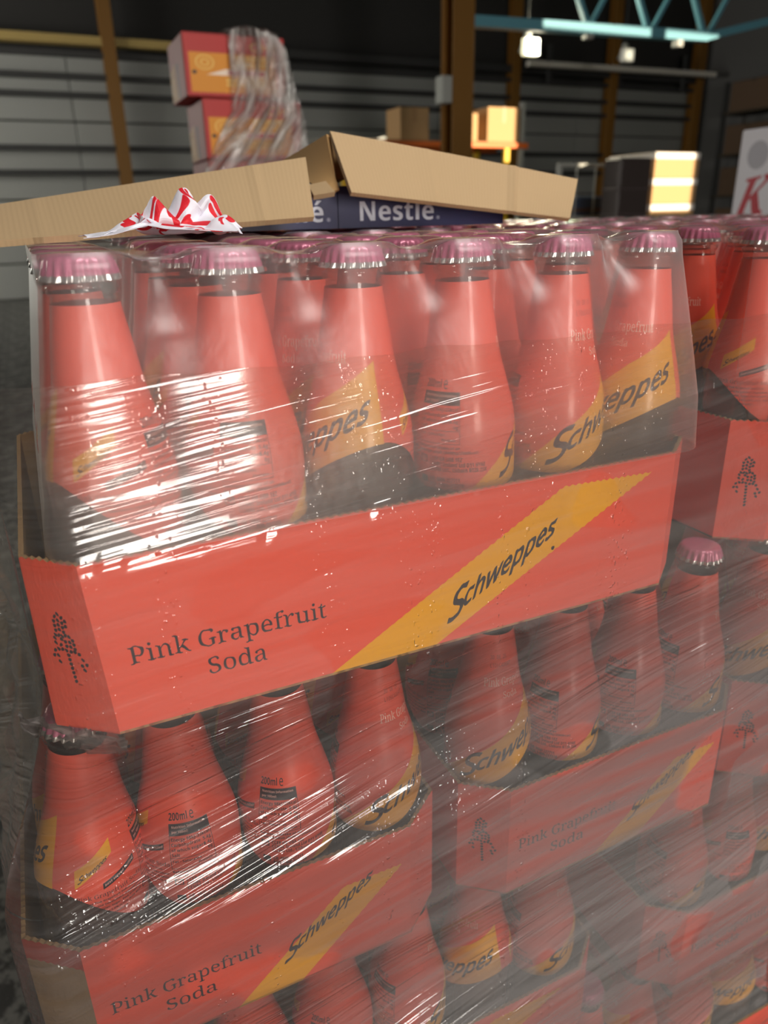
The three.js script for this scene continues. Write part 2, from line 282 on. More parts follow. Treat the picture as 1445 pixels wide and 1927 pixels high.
function tray(x0, z0, y0, L, D, label, o = {}) {
  const t = thing('bottle_tray', label, 'tray', [x0, y0, z0], o.group), h = o.h ?? TRAY_H;
  const cx = CX, cz = CZ, lean = o.lean ?? [0, 0];
  const pts = [[0, -cz], [cx, 0], [L - cx, 0], [L, -cz], [L, -D + cz], [L - cx, -D], [cx, -D], [0, -D + cz]];
  const names = ['corner_panel', 'front_panel', 'corner_panel', 'end_panel', 'corner_panel', 'back_panel', 'corner_panel', 'end_panel'];
  const mats = [o.leftCorner ?? T.tree, L > 0.3 ? artLong : artShort, T.red, T.red, T.tree, L > 0.3 ? artLong : artShort, T.red, T.red];
  const cen = V(L / 2, 0, -D / 2);
  for (let i = 0; i < 8; i++) {
    const a = pts[i], b = pts[(i + 1) % 8], top = (p, k) => V(p[0] + (k === 1 ? lean[0] : k === 2 ? lean[1] : 0), h, p[1]);
    const d = V(b[0] - a[0], 0, b[1] - a[1]).normalize(), inward = V(d.z, 0, -d.x); if (inward.dot(cen.clone().sub(V(a[0], 0, a[1]))) < 0) inward.negate();
    const m = part(names[i], panelGeo(V(a[0], 0, a[1]), V(b[0], 0, b[1]), top(a, i), top(b, (i + 1) % 8), h, 0.0022, inward, !o.plain), [mats[i], T.kraft], t);
    if (i === 0 && o.leftLabel) m.userData.label = o.leftLabel;
  }
  const s = new THREE.Shape(pts.map((p) => new THREE.Vector2(p[0], -p[1])));
  part('bottom_panel', new THREE.ExtrudeGeometry(s, { depth: 0.0014, bevelEnabled: false }).rotateX(-Math.PI / 2).scale(1, 1, 1).translate(0, 0, 0), T.kraft, t);
  t.children[8].geometry.computeBoundingBox(); // the shape lies in front of z = 0 after the turn
  if (t.children[8].geometry.boundingBox.max.z > 0.01) t.children[8].geometry.translate(0, 0, 0);
  return t;
}

// bottle: glass, drink, label sleeve, crown cap
const PROF = [[0.0001, 0.003], [0.02, 0.0015], [0.0255, 0], [0.0284, 0.0035], [0.0288, 0.012], [0.0288, 0.1], [0.0288, 0.112], [0.0278, 0.1225], [0.0243, 0.137], [0.0197, 0.1545], [0.0167, 0.1735], [0.0142, 0.1885], [0.0137, 0.193], [0.0137, 0.1945], [0.0149, 0.1958], [0.0149, 0.1985], [0.0128, 0.2], [0.0124, 0.207]];
const curve = new THREE.SplineCurve(PROF.map((p) => new THREE.Vector2(...p)));
const RADII = curve.getPoints(400);
function radiusAt(y) { for (let i = 120; i < RADII.length - 1; i++) if (RADII[i + 1].y >= y) { const a = RADII[i], b = RADII[i + 1]; return lerp(a.x, b.x, clamp((y - a.y) / (b.y - a.y || 1), 0, 1)); } return 0.0125; }
const LT = 0.1915; // label top
const bottomEdge = (u) => { const a = smooth(0, 0.3, u), b = smooth(0.55, 1, u); return lerp(0.1185, 0.084, a) + (0.118 - 0.084) * b; };
const sash = (u) => u < 0.56 ? lerp(0.082, 0.106, (u - 0.42) / 0.14) : u < 0.8 ? lerp(0.106, 0.139, (u - 0.56) / 0.24) : lerp(0.139, 0.158, (u - 0.8) / 0.2);
const labelArt = canvas(2048, 1280, (g, w, h) => {
  const Y = (y) => h - (y - 0.08) / 0.115 * h, X = (u) => u * w;
  g.fillStyle = RED; g.fillRect(0, 0, w, h);
  // broad yellow sash
  g.fillStyle = YEL; g.beginPath(); g.moveTo(X(0.42), Y(0.078));
  for (let u = 0.42; u <= 1.0001; u += 0.02) g.lineTo(X(u), Y(sash(u)));
  g.lineTo(X(1), Y(0.078)); g.fill();
  script(g, 'Schweppes', X(0.53), Y(0.0915), X(0.425) * 1.12, 0.46, 215, INK);
  g.fillStyle = INK; g.font = `34px ${SANS}`; g.fillText('®', X(0.955), Y(0.113));
  fitText(g, 'Pink Grapefruit', X(0.6), Y(0.157), X(0.29), 88, SERIF, '#f6c9b8');
  fitText(g, 'Soda', X(0.7), Y(0.1485), X(0.085), 66, SERIF, '#f6c9b8');
  g.save(); g.fillStyle = '#7c3a34'; g.font = `44px monospace`; g.fillText('30 06 26', X(0.63), Y(0.1755)); g.fillText('L106C40647', X(0.63), Y(0.17)); g.restore();
  // small flag on the other side of the seam
  g.fillStyle = YEL; g.beginPath(); g.moveTo(X(0.07), Y(0.1215)); g.lineTo(X(0.175), Y(0.1335)); g.lineTo(X(0.185), Y(0.1405)); g.lineTo(X(0.185), Y(0.1405)); g.lineTo(X(0.07), Y(0.1295)); g.fill();
  g.beginPath(); g.moveTo(X(0.07), Y(0.1195)); g.lineTo(X(0.185), Y(0.1345)); g.lineTo(X(0.185), Y(0.1425)); g.lineTo(X(0.07), Y(0.1285)); g.fill();
  script(g, 'Schweppes', X(0.078), Y(0.1228), X(0.1), 0.5, 46, INK);
  g.save(); g.setTransform(1, -0.34, 0, 1, X(0.145), Y(0.1165)); g.fillStyle = INK; g.fillRect(0, -34, X(0.105), 40); g.fillStyle = '#e8b9ad'; g.font = `bold 22px ${SANS}`; g.fillText('best served chilled', 10, -6); g.restore();
  g.save(); g.setTransform(1, 0.0, 0, 1, X(0.07), Y(0.1115)); g.fillStyle = INK; g.font = `40px ${SERIF}`; g.fillText('Pink Grapefruit Soda', 0, 0); g.font = `bold 20px ${SANS}`;
  ['Sparkling Pink Grapefruit Soft Drink', 'with Sugar and Sweeteners. Ingredients:', 'Carbonated Water, Sugar, Pink Grapefruit', 'From Concentrate 2.6% (Citric Acid, Malic', 'Acid), Flavouring, Sweeteners'].forEach((s, i) => g.fillText(s, 0, 34 + 30 * i)); g.restore();
  // nutrition block
  g.save(); g.translate(X(0.27), Y(0.139)); g.fillStyle = INK; g.strokeStyle = INK; g.font = `bold 66px ${SANS}`; g.save(); g.scale(0.72, 1); g.fillText('200ml', 0, 0); g.font = `94px ${SANS}`; g.fillText('e', 205, 4); g.restore();
  g.fillRect(0, 22, 270, 74); g.fillStyle = '#e8b9ad'; g.font = `bold 22px ${SANS}`; g.fillText('Nutrition Information', 16, 50); g.fillText('per 100ml:', 16, 80);
  g.fillStyle = INK; g.lineWidth = 3; g.strokeRect(0, 22, 270, 300); g.font = `bold 28px ${SANS}`;
  [['Energy', '98kJ/23kcal'], ['Carbohydrate', '5.4g'], ['of which sugars', '5.4g'], ['Salt', '0g']].forEach(([a, b], i) => { g.textAlign = 'left'; g.fillText(a, 8, 130 + 34 * i); g.textAlign = 'right'; g.fillText(b, 262, 130 + 34 * i); });
  g.beginPath(); g.moveTo(0, 244); g.lineTo(270, 244); g.stroke(); g.textAlign = 'left'; g.font = `bold 25px ${SANS}`; g.fillText('Fat - Saturates -', 8, 276); g.fillText('Protein -', 160, 308); g.fillText('Reference intake of an', 0, 356); g.fillText('average adult (8400kJ/2000kcal)', 0, 384);
  g.save(); g.translate(74, 0); g.scale(0.72, 1); g.font = `bold 36px ${SANS}`; ['CCEP GB UB8 1EZ', 'CCHBC Ireland Ltd D11 HY6E', 'CCHNI Ltd., Lisburn BT28 2SX', '', 'GB: 0800 227711', 'ROI: 1-800-317318', 'NI: 0800-317 318'].forEach((t, i) => g.fillText(t, 0, 430 + 33 * i)); g.restore();
  g.lineWidth = 6; g.strokeRect(6, 408, 48, 40); g.beginPath(); g.moveTo(6, 408); g.lineTo(30, 432); g.lineTo(54, 408); g.stroke(); g.fillRect(4, 536, 54, 42); g.restore();
});
const Bm = {
  glass: phys({ color: new THREE.Color(0.82, 0.84, 0.82), roughness: 0.03, transmission: 1, thickness: 0, ior: 1.5 }),
  drink: phys({ color: new THREE.Color(0.1, 0.052, 0.042), roughness: 0.25, clearcoat: 0.6, clearcoatRoughness: 0.05 }),  // darker than the pinkish drink: lack of light inside the stack put into the colour
  label: phys({ map: labelArt, roughness: 0.42, clearcoat: 0.5, clearcoatRoughness: 0.16 }),
  cap: phys({ color: new THREE.Color(0.58, 0.15, 0.27), roughness: 0.38, metalness: 0.25, clearcoat: 0.5, clearcoatRoughness: 0.2 }),
  crimp: std({ color: new THREE.Color(0.7, 0.7, 0.68), roughness: 0.28, metalness: 0.9 }),
};
function lathe(pts, seg) { return new THREE.LatheGeometry(pts, seg); }
function capGeo(rows, seg, flute) { // rows of [radius, y, flute depth]
  return grid(seg, rows.length - 1, (u, v) => { const a = -u * 2 * Math.PI, [r, y, f] = rows[Math.round(v * (rows.length - 1))], k = r + f * Math.cos(21 * a); return V(Math.cos(a) * k, y, Math.sin(a) * k); });
}
function labelGeo(nu, nv) {
  return grid(nu, nv, (u, v) => { const b = bottomEdge(u), y = lerp(b, LT, v), r = radiusAt(y) + 0.00045, a = u * 2 * Math.PI; return V(Math.sin(a) * r, y, Math.cos(a) * r); }, (u, v) => [u * 0.998 + 0.001, (lerp(bottomEdge(u), LT, v) - 0.08) / 0.115]);
}
function bottleParts(q) {
  const n = q ? 90 : 36, prof = curve.getPoints(n), inner = prof.filter((p) => p.y < 0.178).map((p) => new THREE.Vector2(Math.max(0.0001, p.x - 0.0022), p.y + 0.003)); inner.push(new THREE.Vector2(0.0001, inner[inner.length - 1].y));
  const cr = [[0.0001, 0.211, 0], [0.008, 0.211, 0], [0.0118, 0.2107, 0], [0.0134, 0.2098, 0.0001], [0.0141, 0.2083, 0.0003], [0.0146, 0.2062, 0.0005], [0.0152, 0.2038, 0.0007], [0.01535, 0.203, 0.0007]];
  return {
    glass: lathe(prof, q ? 56 : 24), drink: lathe(inner, q ? 40 : 16), label: labelGeo(q ? 96 : 36, q ? 22 : 8),
    cap: capGeo(cr.reverse(), q ? 126 : 63), crimp: capGeo([[0.01375, 0.2005, 0.0006], [0.01545, 0.2004, 0.0011], [0.0158, 0.2008, 0.0011], [0.01535, 0.2031, 0.0007]], q ? 126 : 63),
  };
}
const NEAR = bottleParts(true), MID = bottleParts(false);
const BASE_LIFT = 0.0014;
function makeBottle(G) {
  const o = new THREE.Group(); o.name = 'soda_bottle';
  part('glass', G.glass, Bm.glass, o); part('drink', G.drink, Bm.drink, o); part('label', G.label, Bm.label, o);
  const c = part('crown_cap', G.cap, Bm.cap, o); part('crimped_edge', G.crimp, Bm.crimp, c).userData.label = 'silver crimped edge';
  return o;
}
const protoNear = makeBottle(NEAR), protoMid = makeBottle(MID);
function bottle(near, x, y, z, turn, label, group, tilt = 0) {
  const o = (near ? protoNear : protoMid).clone(); o.name = numbered('soda_bottle'); o.position.set(x, y + BASE_LIFT, z); o.rotation.set(0, turn, 0); if (tilt) { o.rotation.order = 'ZYX'; o.rotation.z = tilt; }
  tag(o, label, 'bottle', group); scene.add(o); return o;
}
const toCam = (x, z) => Math.atan2(0.0238 - x, 0.3126 - z); // bearing of the viewer's side of a bottle
const DEG = Math.PI / 180;
// turn so that label position u looks a degrees to the right of the viewer
const face = (x, z, a, u) => toCam(x, z) + a * DEG - u * 2 * Math.PI;

// ------------------------------------------------------------------ the pallet of drinks
const PITCH = 0.0605, HL = 0.2135, ZR = -0.0375, L6 = 0.387, L4 = 0.2476, D4 = 0.262, D6 = 0.387;
const ROWG = 'bottles behind the front row of the top layer', ROWL = 'pink-capped soda bottle behind the front row of the top layer, half hidden under film';
// top layer, front row of the first tray
const X1 = [0.0455, 0.108, 0.1695, 0.236, 0.297, 0.3525], XC = [0.0455, 0.108, 0.1695, 0.231, 0.2955, 0.3565];
const A1 = [[-60, 0.0], [4, 0.345], [8, 0.95], [44, 0.53], [-2, 0.54], [46, 0.95]];
const L1 = ['first bottle of the front tray, small yellow flag on its red label',
  'front tray bottle turned to show its nutrition table and volume mark',
  'front tray bottle showing the end of the yellow sash beside its label seam',
  'front tray bottle, plain red neck with only the first script letter at its edge',
  'front tray bottle with a date code above white flavour text and half the script word',
  'last bottle of the front tray, at its right end, sash ending at the silhouette'];
tray(0, 0, 0, L6, D4, 'front red tray of the top layer with full yellow sash and flavour text', { lean: [-0.005, 0], h: 0.0895 });
X1.forEach((x, i) => bottle(true, x, 0, ZR, face(x, ZR, ...A1[i]), L1[i], undefined, -(XC[i] - x) / 0.205));
for (let k = 1; k < 4; k++) for (let i = 0; i < 6; i++) { const x = 0.0435 + i * 0.0605, z = ZR - 0.0605 * k; bottle(k === 1, x, 0, z, k === 1 ? face(x, z, i === 2 ? 30 : rr(-20, 20), i === 2 ? 0.9 : rr(0.25, 0.4)) : rr(0, 6.28), ROWL, ROWG); }
// second tray to the right
const X1B = 0.4475, Z1B = -0.016;
tray(X1B, Z1B, 0, L6, D4, 'red tray right of the front tray, dotted tree mark on its cut corner', {});
for (let k = 0; k < 4; k++) for (let i = 0; i < 6; i++) {
  const x = X1B + 0.0295 + i * 0.0605, z = Z1B + ZR - 0.0605 * k - 0.002;
  if (k === 0 && i === 0) bottle(true, x, 0, z, face(x, z, -35, 0.07), 'first bottle of the right tray, small yellow flag at its edge, streaked by film');
  else if (k === 1 && i === 0) bottle(true, x, 0, z, face(x, z, 40, 0.93), 'bottle in the gap right of the front tray with a dark red label in shade');
  else bottle(false, x, 0, z, rr(0, 6.28), ROWL, ROWG);
}
tray(0.845, -0.01, 0, L6, D4, 'red tray furthest right in the front of the top layer', {});
for (let k = 0; k < 4; k++) for (let i = 0; i < 4; i++) bottle(false, 0.8745 + i * 0.0605, 0, -0.05 - k * 0.0605, rr(0, 6.28), ROWL, ROWG);
// trays behind, seen only as caps
const BEHIND = [[0.02, -0.275, 3, 6, 4], [0.42, -0.285, 2, 6, 4], [0.82, -0.28, 1, 6, 4], [0.42, -0.56, 0, 6, 4], [0.82, -0.56, 4, 6, 4], [1.22, -0.3, 5, 4, 4]];
const bl = ['red tray behind the front tray on the top layer', 'red tray behind the second tray of the top layer', 'red tray in the middle row on the right of the top layer', 'red tray in the third row of the top layer', 'red tray at the back right of the top layer', 'outermost red tray on the right of the top layer'];
BEHIND.forEach(([x0, z0, , nx, nz], n) => {
  tray(x0, z0, 0, L6, D4, bl[n], { plain: true });
  for (let k = 0; k < nz; k++) for (let i = 0; i < nx; i++) if (!(n === 0 && i < 1)) bottle(false, x0 + 0.0415 + i * 0.0605, 0, z0 + ZR - 0.0605 * k, rr(0, 6.28), ROWL, ROWG);
});
// second layer: short sides face front
const W2 = 0.2445, X2A = -0.0383, X2B = 0.2241, X2C = 0.4765, Y2 = -HL;
tray(X2A, 0.0005, Y2, W2, D6, 'second layer tray at the left corner with a bare kraft corner panel', { h: 0.0905, leftCorner: T.kraftRed, leftLabel: 'bare kraft corner panel' });
tray(X2B, 0.003, Y2, W2, D6, 'second layer tray with a dotted tree corner, beside the corner tray', { h: 0.0905 });
tray(X2C, 0.0, Y2, W2, D6, 'red tray at the right edge of the second layer', { h: 0.0905 });
const A2 = [[-50, 0.0, 'shaded bottle at the left corner of the second layer with a small yellow flag'], [4, 0.345, 'second layer bottle showing its volume mark and nutrition table'], [-8, 0.345, 'second layer bottle whose round label lobe shows small address text'], [10, 0.6, 'second layer bottle with script rising to its right edge, left of the tree corner'],
  [-28, 0.55, 'second layer bottle with bold script just above the tree corner'], [-22, 0.34, 'second layer bottle right of the script bottle, label lobe with fine print'], [-2, 0.345, 'second layer bottle with its label lobe in a clear patch of film'], [70, 0.62, 'last bottle of the second layer tray that has the tree corner'],
  [0, 0.7, 'second layer bottle at the right edge of the picture with script on yellow'], [10, 0.3, 'second layer bottle beyond the right picture edge']];
for (let n = 0; n < 10; n++) {
  const x0 = n < 4 ? X2A : n < 8 ? X2B : X2C, i = n < 8 ? n % 4 : n - 8, x = x0 + 0.033 + 0.0595 * i, z = -0.0365;
  bottle(true, x, Y2, z, face(x, z, A2[n][0], A2[n][1]), A2[n][2], undefined, n === 0 ? -0.065 : 0);
  bottle(false, x, Y2, z - 0.0605, rr(0, 6.28), 'soda bottle deep in the second layer behind its front row', 'second row bottles of the second layer', n === 0 ? -0.065 : 0);
}
// third layer: long sides face front again
const X3A = -0.0303, X3B = 0.4172, Y3 = -2 * HL;
tray(X3A, 0.001, Y3, L6, D4, 'third layer tray with a cut right corner at the bottom of the picture', { h: 0.091 });
tray(X3B, 0.001, Y3, L6, D4, 'red tray of the third layer at the right with small flavour text', { h: 0.091 });
const A3 = [[0, 0.3], [30, 0.3], [10, 0.4], [-20, 0.4], [15, 0.92], [-15, 0.45], [-10, 0.4], [20, 0.3], [0, 0.65]];
const L3 = ['third layer bottle hidden at the left corner under the tray edge', 'third layer bottle second from the left corner', 'dim third layer bottle third from the left', 'dim third layer bottle left of the one with a yellow patch', 'third layer bottle with a blurred yellow patch and script end', 'last bottle of the third layer tray above its cut corner', 'third layer bottle above the small corner on the right', 'third layer bottle behind the right tray with fine text', 'third layer bottle at the right edge with pale label'];
for (let n = 0; n < 9; n++) { const x = n < 6 ? X3A + 0.0425 + 0.0605 * n : X3B + 0.0425 + 0.0605 * (n - 6), z = -0.0365; bottle(true, x, Y3, z, face(x, z, A3[n][0], A3[n][1]), L3[n]); if (n > 2) bottle(false, x, Y3, z - 0.0605, 1 + n, 'soda bottle deep in the third layer behind its front row', 'second row bottles of the third layer'); }
// fourth and fifth layers reach down to the pallet
for (const [k, x0, lab] of [[3, X2A, 'red tray of the fourth layer at the left corner'], [3, X2B, 'red tray in the middle of the fourth layer'], [3, X2C, 'red tray of the fourth layer at the lower right picture corner'], [4, X2A, 'red tray of the lowest layer at the left corner'], [4, X2B, 'red tray in the middle of the lowest layer'], [4, X2C, 'red tray at the right of the lowest layer']]) tray(x0, 0, -HL * k, W2, D6, lab, { h: 0.091 });
for (let k = 1; k < 5; k++) for (const [j, x0] of [[0, 0.7265], [1, 0.9775]]) if (k !== 2) tray(x0, 0, -HL * k, W2, D6, `red tray of the ${['', 'second', '', 'fourth', 'lowest'][k]} layer beyond the right picture edge, ${j ? 'outer' : 'inner'} one`, { h: 0.091 }); else if (!j) tray(0.81, 0, Y3, L6, D4, 'red tray of the third layer beyond the right picture edge', { h: 0.091 });
for (let n = 0; n < 6; n++) { const x = (n < 3 ? X2B : X2C) + 0.033 + 0.0595 * (n % 3 + (n < 3 ? 1 : 0)); bottle(true, x, -3 * HL, -0.0365, rr(0, 6.28), `fourth layer bottle, ${['second', 'third', 'fourth', 'fifth', 'sixth', 'seventh'][n]} along the lower right edge of the picture`); }
{ // wooden pallet
  const p = thing('wooden_pallet', 'wooden pallet that carries the stacked trays of drinks', 'pallet', [0, FLOOR, 0]);
  const top = -HL * 4 - FLOOR;
  for (let i = 0; i < 7; i++) part('deck_board', rbx(-0.05, 1.25, top - 0.022, top, -0.1 - i * 0.155, -0.002 - i * 0.155, 0.003, 1), M.wood, p);
  for (const x of [-0.05, 0.55, 1.15]) { part('stringer', rbx(x, x + 0.1, top - 0.044, top - 0.022, -1.03, -0.002, 0.003, 1), M.wood, p); for (const z of [-0.1, -0.56, -1.03]) part('block', rbx(x, x + 0.1, 0.022, top - 0.044, z, z + 0.098, 0.003, 1), M.wood, p); part('skid', rbx(x, x + 0.1, 0, 0.022, -1.03, -0.002, 0.003, 1), M.wood, p); }
}

// ------------------------------------------------------------------ film
// stretch wrap texture: streaks that run along the wrap, fine sparkle, tacked patches
const FW = 2048, FH = 2048, FU = 0.64, FV = 0.72;
function streaks(n, opt) { // height field, in metres, of long thin ridges and grooves
  const d = new Float32Array(FW * FH), px = FU / FW;
  for (let s = 0; s < n; s++) {
    const x0 = rnd() * FW, y0 = rnd() * FH, len = opt.len[0] + (opt.len[1] - opt.len[0]) * rnd() ** 2, th = lerp(opt.th[0], opt.th[1], rnd() ** 1.5), amp = (rnd() < 0.5 ? -1 : 1) * rr(0.15, 1) * opt.steep * th * px, sl = (y0 > FH * 0.72 ? opt.slope : opt.slope * 2) + rr(-0.03, 0.03), wob = rr(0, 6), wf = rr(0.004, 0.02);
    for (let i = 0; i < len; i++) {
      const x = (x0 + i) | 0, e = Math.sin(Math.PI * i / len), yc = y0 + sl * i + 0.5 * Math.sin(wob + i * wf);
      for (let j = Math.floor(yc - th * 2); j <= yc + th * 2; j++) { const k = (j - yc) / th, X = ((x % FW) + FW) % FW, Yy = ((j % FH) + FH) % FH; d[Yy * FW + X] += amp * e * Math.exp(-k * k * 1.6); }
    }
  }
  return d;
}
const sA = streaks(5200, { len: [70, 800], th: [1.2, 3.8], steep: 0.6, slope: 0.1 }), sB = streaks(700, { len: [300, 1500], th: [5, 12], steep: 0.3, slope: 0.1 }), sC = streaks(2600, { len: [400, 1900], th: [1.5, 7], steep: 1 / (7 * FU / FW), slope: 0.1 });
const wrapBump = dataTex(FW, FH, (x, y) => {
  const i = y * FW + x, dots = Math.max(0, vnoise(x / 4.3, y / 5.3) - 0.8) * 5 * smooth(0.45, 0.8, vnoise(x / 34 + 9, y / 400));
  // loose between the trays, drawn flat where it lies on cardboard
  const wy = y / FH * FV - 0.54, flat = Math.max(smooth(-0.008, 0.004, wy) * smooth(0.094, 0.084, wy), smooth(-0.218, -0.206, wy) * smooth(-0.12, -0.13, wy), smooth(-0.432, -0.42, wy) * smooth(-0.332, -0.342, wy)) , col = smooth(0.55, 0.8, vnoise(x / 26, y / 900 + 4));
  const loose = (1 - 0.86 * flat) * (wy < 0 ? 1.15 : 1) * (0.45 + 0.75 * smooth(0.3, 0.65, fbm(x / 300, y / 90 + 20, 2)));
  return (sA[i] + sB[i]) * loose + 0.0008 * dots * (0.4 + col) + 0.00012 * vnoise(x / 200, y / 26);
});
const wrapVeil = dataTex(FW, FH, (x, y) => { // how clear: 1 is clear, lower is milky
  const i = y * FW + x, px = x / FW, py = y / FH; // py grows upwards; the top edge lies at 0.96
  let veil = 0.06 + 0.12 * smooth(0.1, 0.75, px) * smooth(0.95, 0.7, py) + 0.1 * smooth(0.68, 0.45, py) * smooth(0.15, 0.6, px);
  veil *= 0.6 + 0.8 * vnoise(x / 420, y / 18);
  veil += lerp(0.08, 0.055, smooth(0.66, 0.82, py)) * Math.max(0, sC[i]) * (0.3 + px);
  const patch = smooth(0.47, 0.5, fbm(x / 230 + 3.1, y / 120 + 7.7, 2)); veil *= 1 - 0.5 * patch;
  veil *= 0.35 + 0.65 * smooth(0.965, 0.93, py + 0.01 * vnoise(x / 60, 3));
  return clamp(1 - veil * lerp(1.0, 0.62, smooth(0.66, 0.82, py)), 0.5, 0.985);
});
// greyer further down for overlapping layers, with shade of the recessed lower layers painted in; where it clings to what it covers it stays clear
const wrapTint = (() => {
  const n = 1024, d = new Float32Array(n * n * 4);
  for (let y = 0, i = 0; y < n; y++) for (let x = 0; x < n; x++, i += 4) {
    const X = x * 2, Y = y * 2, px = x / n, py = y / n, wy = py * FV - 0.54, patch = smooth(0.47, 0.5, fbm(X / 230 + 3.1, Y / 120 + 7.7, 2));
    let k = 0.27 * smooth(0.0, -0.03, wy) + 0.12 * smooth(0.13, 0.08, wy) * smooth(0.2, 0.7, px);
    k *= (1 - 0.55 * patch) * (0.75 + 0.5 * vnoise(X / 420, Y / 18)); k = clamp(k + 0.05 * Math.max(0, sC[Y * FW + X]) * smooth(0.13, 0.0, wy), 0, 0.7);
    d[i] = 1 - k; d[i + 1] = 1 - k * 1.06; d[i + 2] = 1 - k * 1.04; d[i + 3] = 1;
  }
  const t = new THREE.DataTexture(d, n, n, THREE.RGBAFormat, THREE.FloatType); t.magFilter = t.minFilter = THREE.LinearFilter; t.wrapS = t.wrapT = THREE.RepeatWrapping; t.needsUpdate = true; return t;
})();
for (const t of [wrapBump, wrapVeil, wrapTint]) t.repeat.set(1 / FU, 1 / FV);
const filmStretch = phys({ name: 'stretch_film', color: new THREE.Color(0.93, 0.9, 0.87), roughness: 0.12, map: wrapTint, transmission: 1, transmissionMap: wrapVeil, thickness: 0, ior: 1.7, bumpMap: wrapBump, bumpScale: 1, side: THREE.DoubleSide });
const filmSide = phys({ name: 'stretch_film_side', color: new THREE.Color(0.85, 0.8, 0.72), roughness: 0.16, transmission: 0.74, thickness: 0, ior: 1.7, bumpMap: wrapBump, bumpScale: 1.6, side: THREE.DoubleSide });
const filmDull = phys({ name: 'shrink_film_side', color: new THREE.Color(0.9, 0.88, 0.86), roughness: 0.3, transmission: 0.97, thickness: 0, ior: 1.06, side: THREE.DoubleSide });
const filmTop = phys({ name: 'shrink_film_top', color: new THREE.Color(0.95, 0.93, 0.92), roughness: 0.22, transmission: 0.965, thickness: 0, ior: 1.55, side: THREE.DoubleSide });
const filmWad = phys({ name: 'bunched_film', color: new THREE.Color(0.62, 0.56, 0.54), roughness: 0.25, transmission: 0.6, thickness: 0, ior: 1.6, bumpMap: wrapBump, bumpScale: 2, side: THREE.DoubleSide });
const filmShrink = phys({ name: 'shrink_film', color: new THREE.Color(0.95, 0.93, 0.92), roughness: 0.4, transmission: 0.94, thickness: 0, ior: 1.6, bumpMap: tex(noiseA, 5, 5), bumpScale: 0.0008, side: THREE.DoubleSide });

// shrink film over the bottle tops of a tray: a top that dips between caps and a front drawn in between the necks
function shrinkFilm(x0, z0, L, D, caps, label, res) {
  const t = thing('shrink_film', label, 'film', [x0, 0, z0]), rc = 0.0165, e = caps[0] - x0, yT = 0.2133, yB = 0.089, xr = caps[caps.length - 1] - x0 + rc;
  const near = (x) => Math.min(...caps.map((c) => Math.abs(c - x0 - x)));
  const sag = (x, y) => { const d = near(x), s = 0.5 - 0.5 * Math.cos(Math.PI * Math.min(1, d / 0.0305)), k = smooth(0.01, 0.03, d); return s * 0.004 * smooth(0.1, 0.17, y) + k * 0.013 * smooth(0.176, 0.206, y); };
  const zLine = (y) => lerp(0.0015, ZR + 0.0175, Math.pow(clamp((y - yB) / (yT - 0.004 - yB), 0, 1), 1.12));
  // outline at height y: left side back to front, front left to right, right side back
  const hull = (y) => y < 0.12 ? 0 : lerp(0.0292, rc, clamp((y - 0.12) / 0.08, 0, 1)), nS = res * 0.3 | 0, nF = res, N = nS * 2 + nF;
  const xl = (y) => lerp(0.011, e - (hull(y) || 0.0292) - 0.0012, smooth(yB, 0.12, y)), xrt = (y) => lerp(L - 0.001, xr - rc + (hull(y) || 0.0292) + 0.0012, smooth(yB, 0.12, y));
  const plan = (s, y) => {
    const a = xl(y), b = xrt(y), zf = zLine(y), r = lerp(0.02, rc, smooth(yB, yT, y)), i = s * N;
    if (i < nS) return V(a, y, lerp(-D + 0.01, zf - r, i / nS));
    if (i > nS + nF) return V(b, y, lerp(zf - r, -D + 0.01, (i - nS - nF) / nS));
    const u = (i - nS) / nF, x = lerp(a, b, u), c = Math.min(x - a, b - x), dz = c < r ? r - Math.sqrt(Math.max(0, r * r - (r - c) ** 2)) : 0;
    return V(x, y, zf - dz - (dz > 0 ? 0 : 1) * sag(x, y) * smooth(0, 0.01, c - r + 0.004));
  };
  const nv = Math.max(10, res * 0.28 | 0);
  const wall = (s, v) => { // the last rows round over the cap edge
    const y = lerp(yB, yT, v), q = plan(s, y), k = smooth(yT - 0.006, yT, y) * 0.004; q.z -= k; q.y -= near(q.x) > 0.013 && s * N > nS && s * N < nS + nF ? 0.0035 * smooth(0.013, 0.03, near(q.x)) * smooth(0.185, yT, y) : 0; return q;
  };
  part('film_wall', grid(nF + nS, nv, (s, v) => wall((nS + s * (nF + nS)) / N, v), (s, v) => [s * (L + D), v * (yT - yB)]), filmShrink, t);
  part('film_side', grid(nS, nv, (s, v) => wall(s * nS / N, v)), filmDull, t);
  const capZ = [0, 1, 2, 3].map((k) => ZR - 0.0605 * k);
  part('film_top', grid(res * 0.7 | 0, res * 0.4 | 0, (u, v) => {
    const x = lerp(xl(yT), xrt(yT), u), zz = lerp(zLine(yT) - 0.004, -D + 0.012, v), c = Math.min(x - xl(yT), xrt(yT) - x), r = rc;
    const z = v === 0 ? plan((nS + u * nF) / N, yT).z - 0.004 : zz - (c < r && v < 0.1 ? (r - Math.sqrt(Math.max(0, r * r - (r - c) ** 2))) * (1 - v * 10) : 0);
    const dx = near(x), dz = Math.min(...capZ.map((k) => Math.abs(k - z))), d = Math.hypot(dx, dz);
    return V(x, yT - 0.0042 * smooth(0.0135, 0.028, d), z);
  }), filmTop, t);
  return t;
}
shrinkFilm(0, 0, L6, D4, XC, 'clear shrink film drawn over the caps and necks of the front tray', 240);
shrinkFilm(X1B, Z1B, L6, D4, [0, 1, 2, 3, 4, 5].map((i) => X1B + 0.0295 + i * 0.0605), 'clear shrink film over the bottles of the tray on the right', 110);
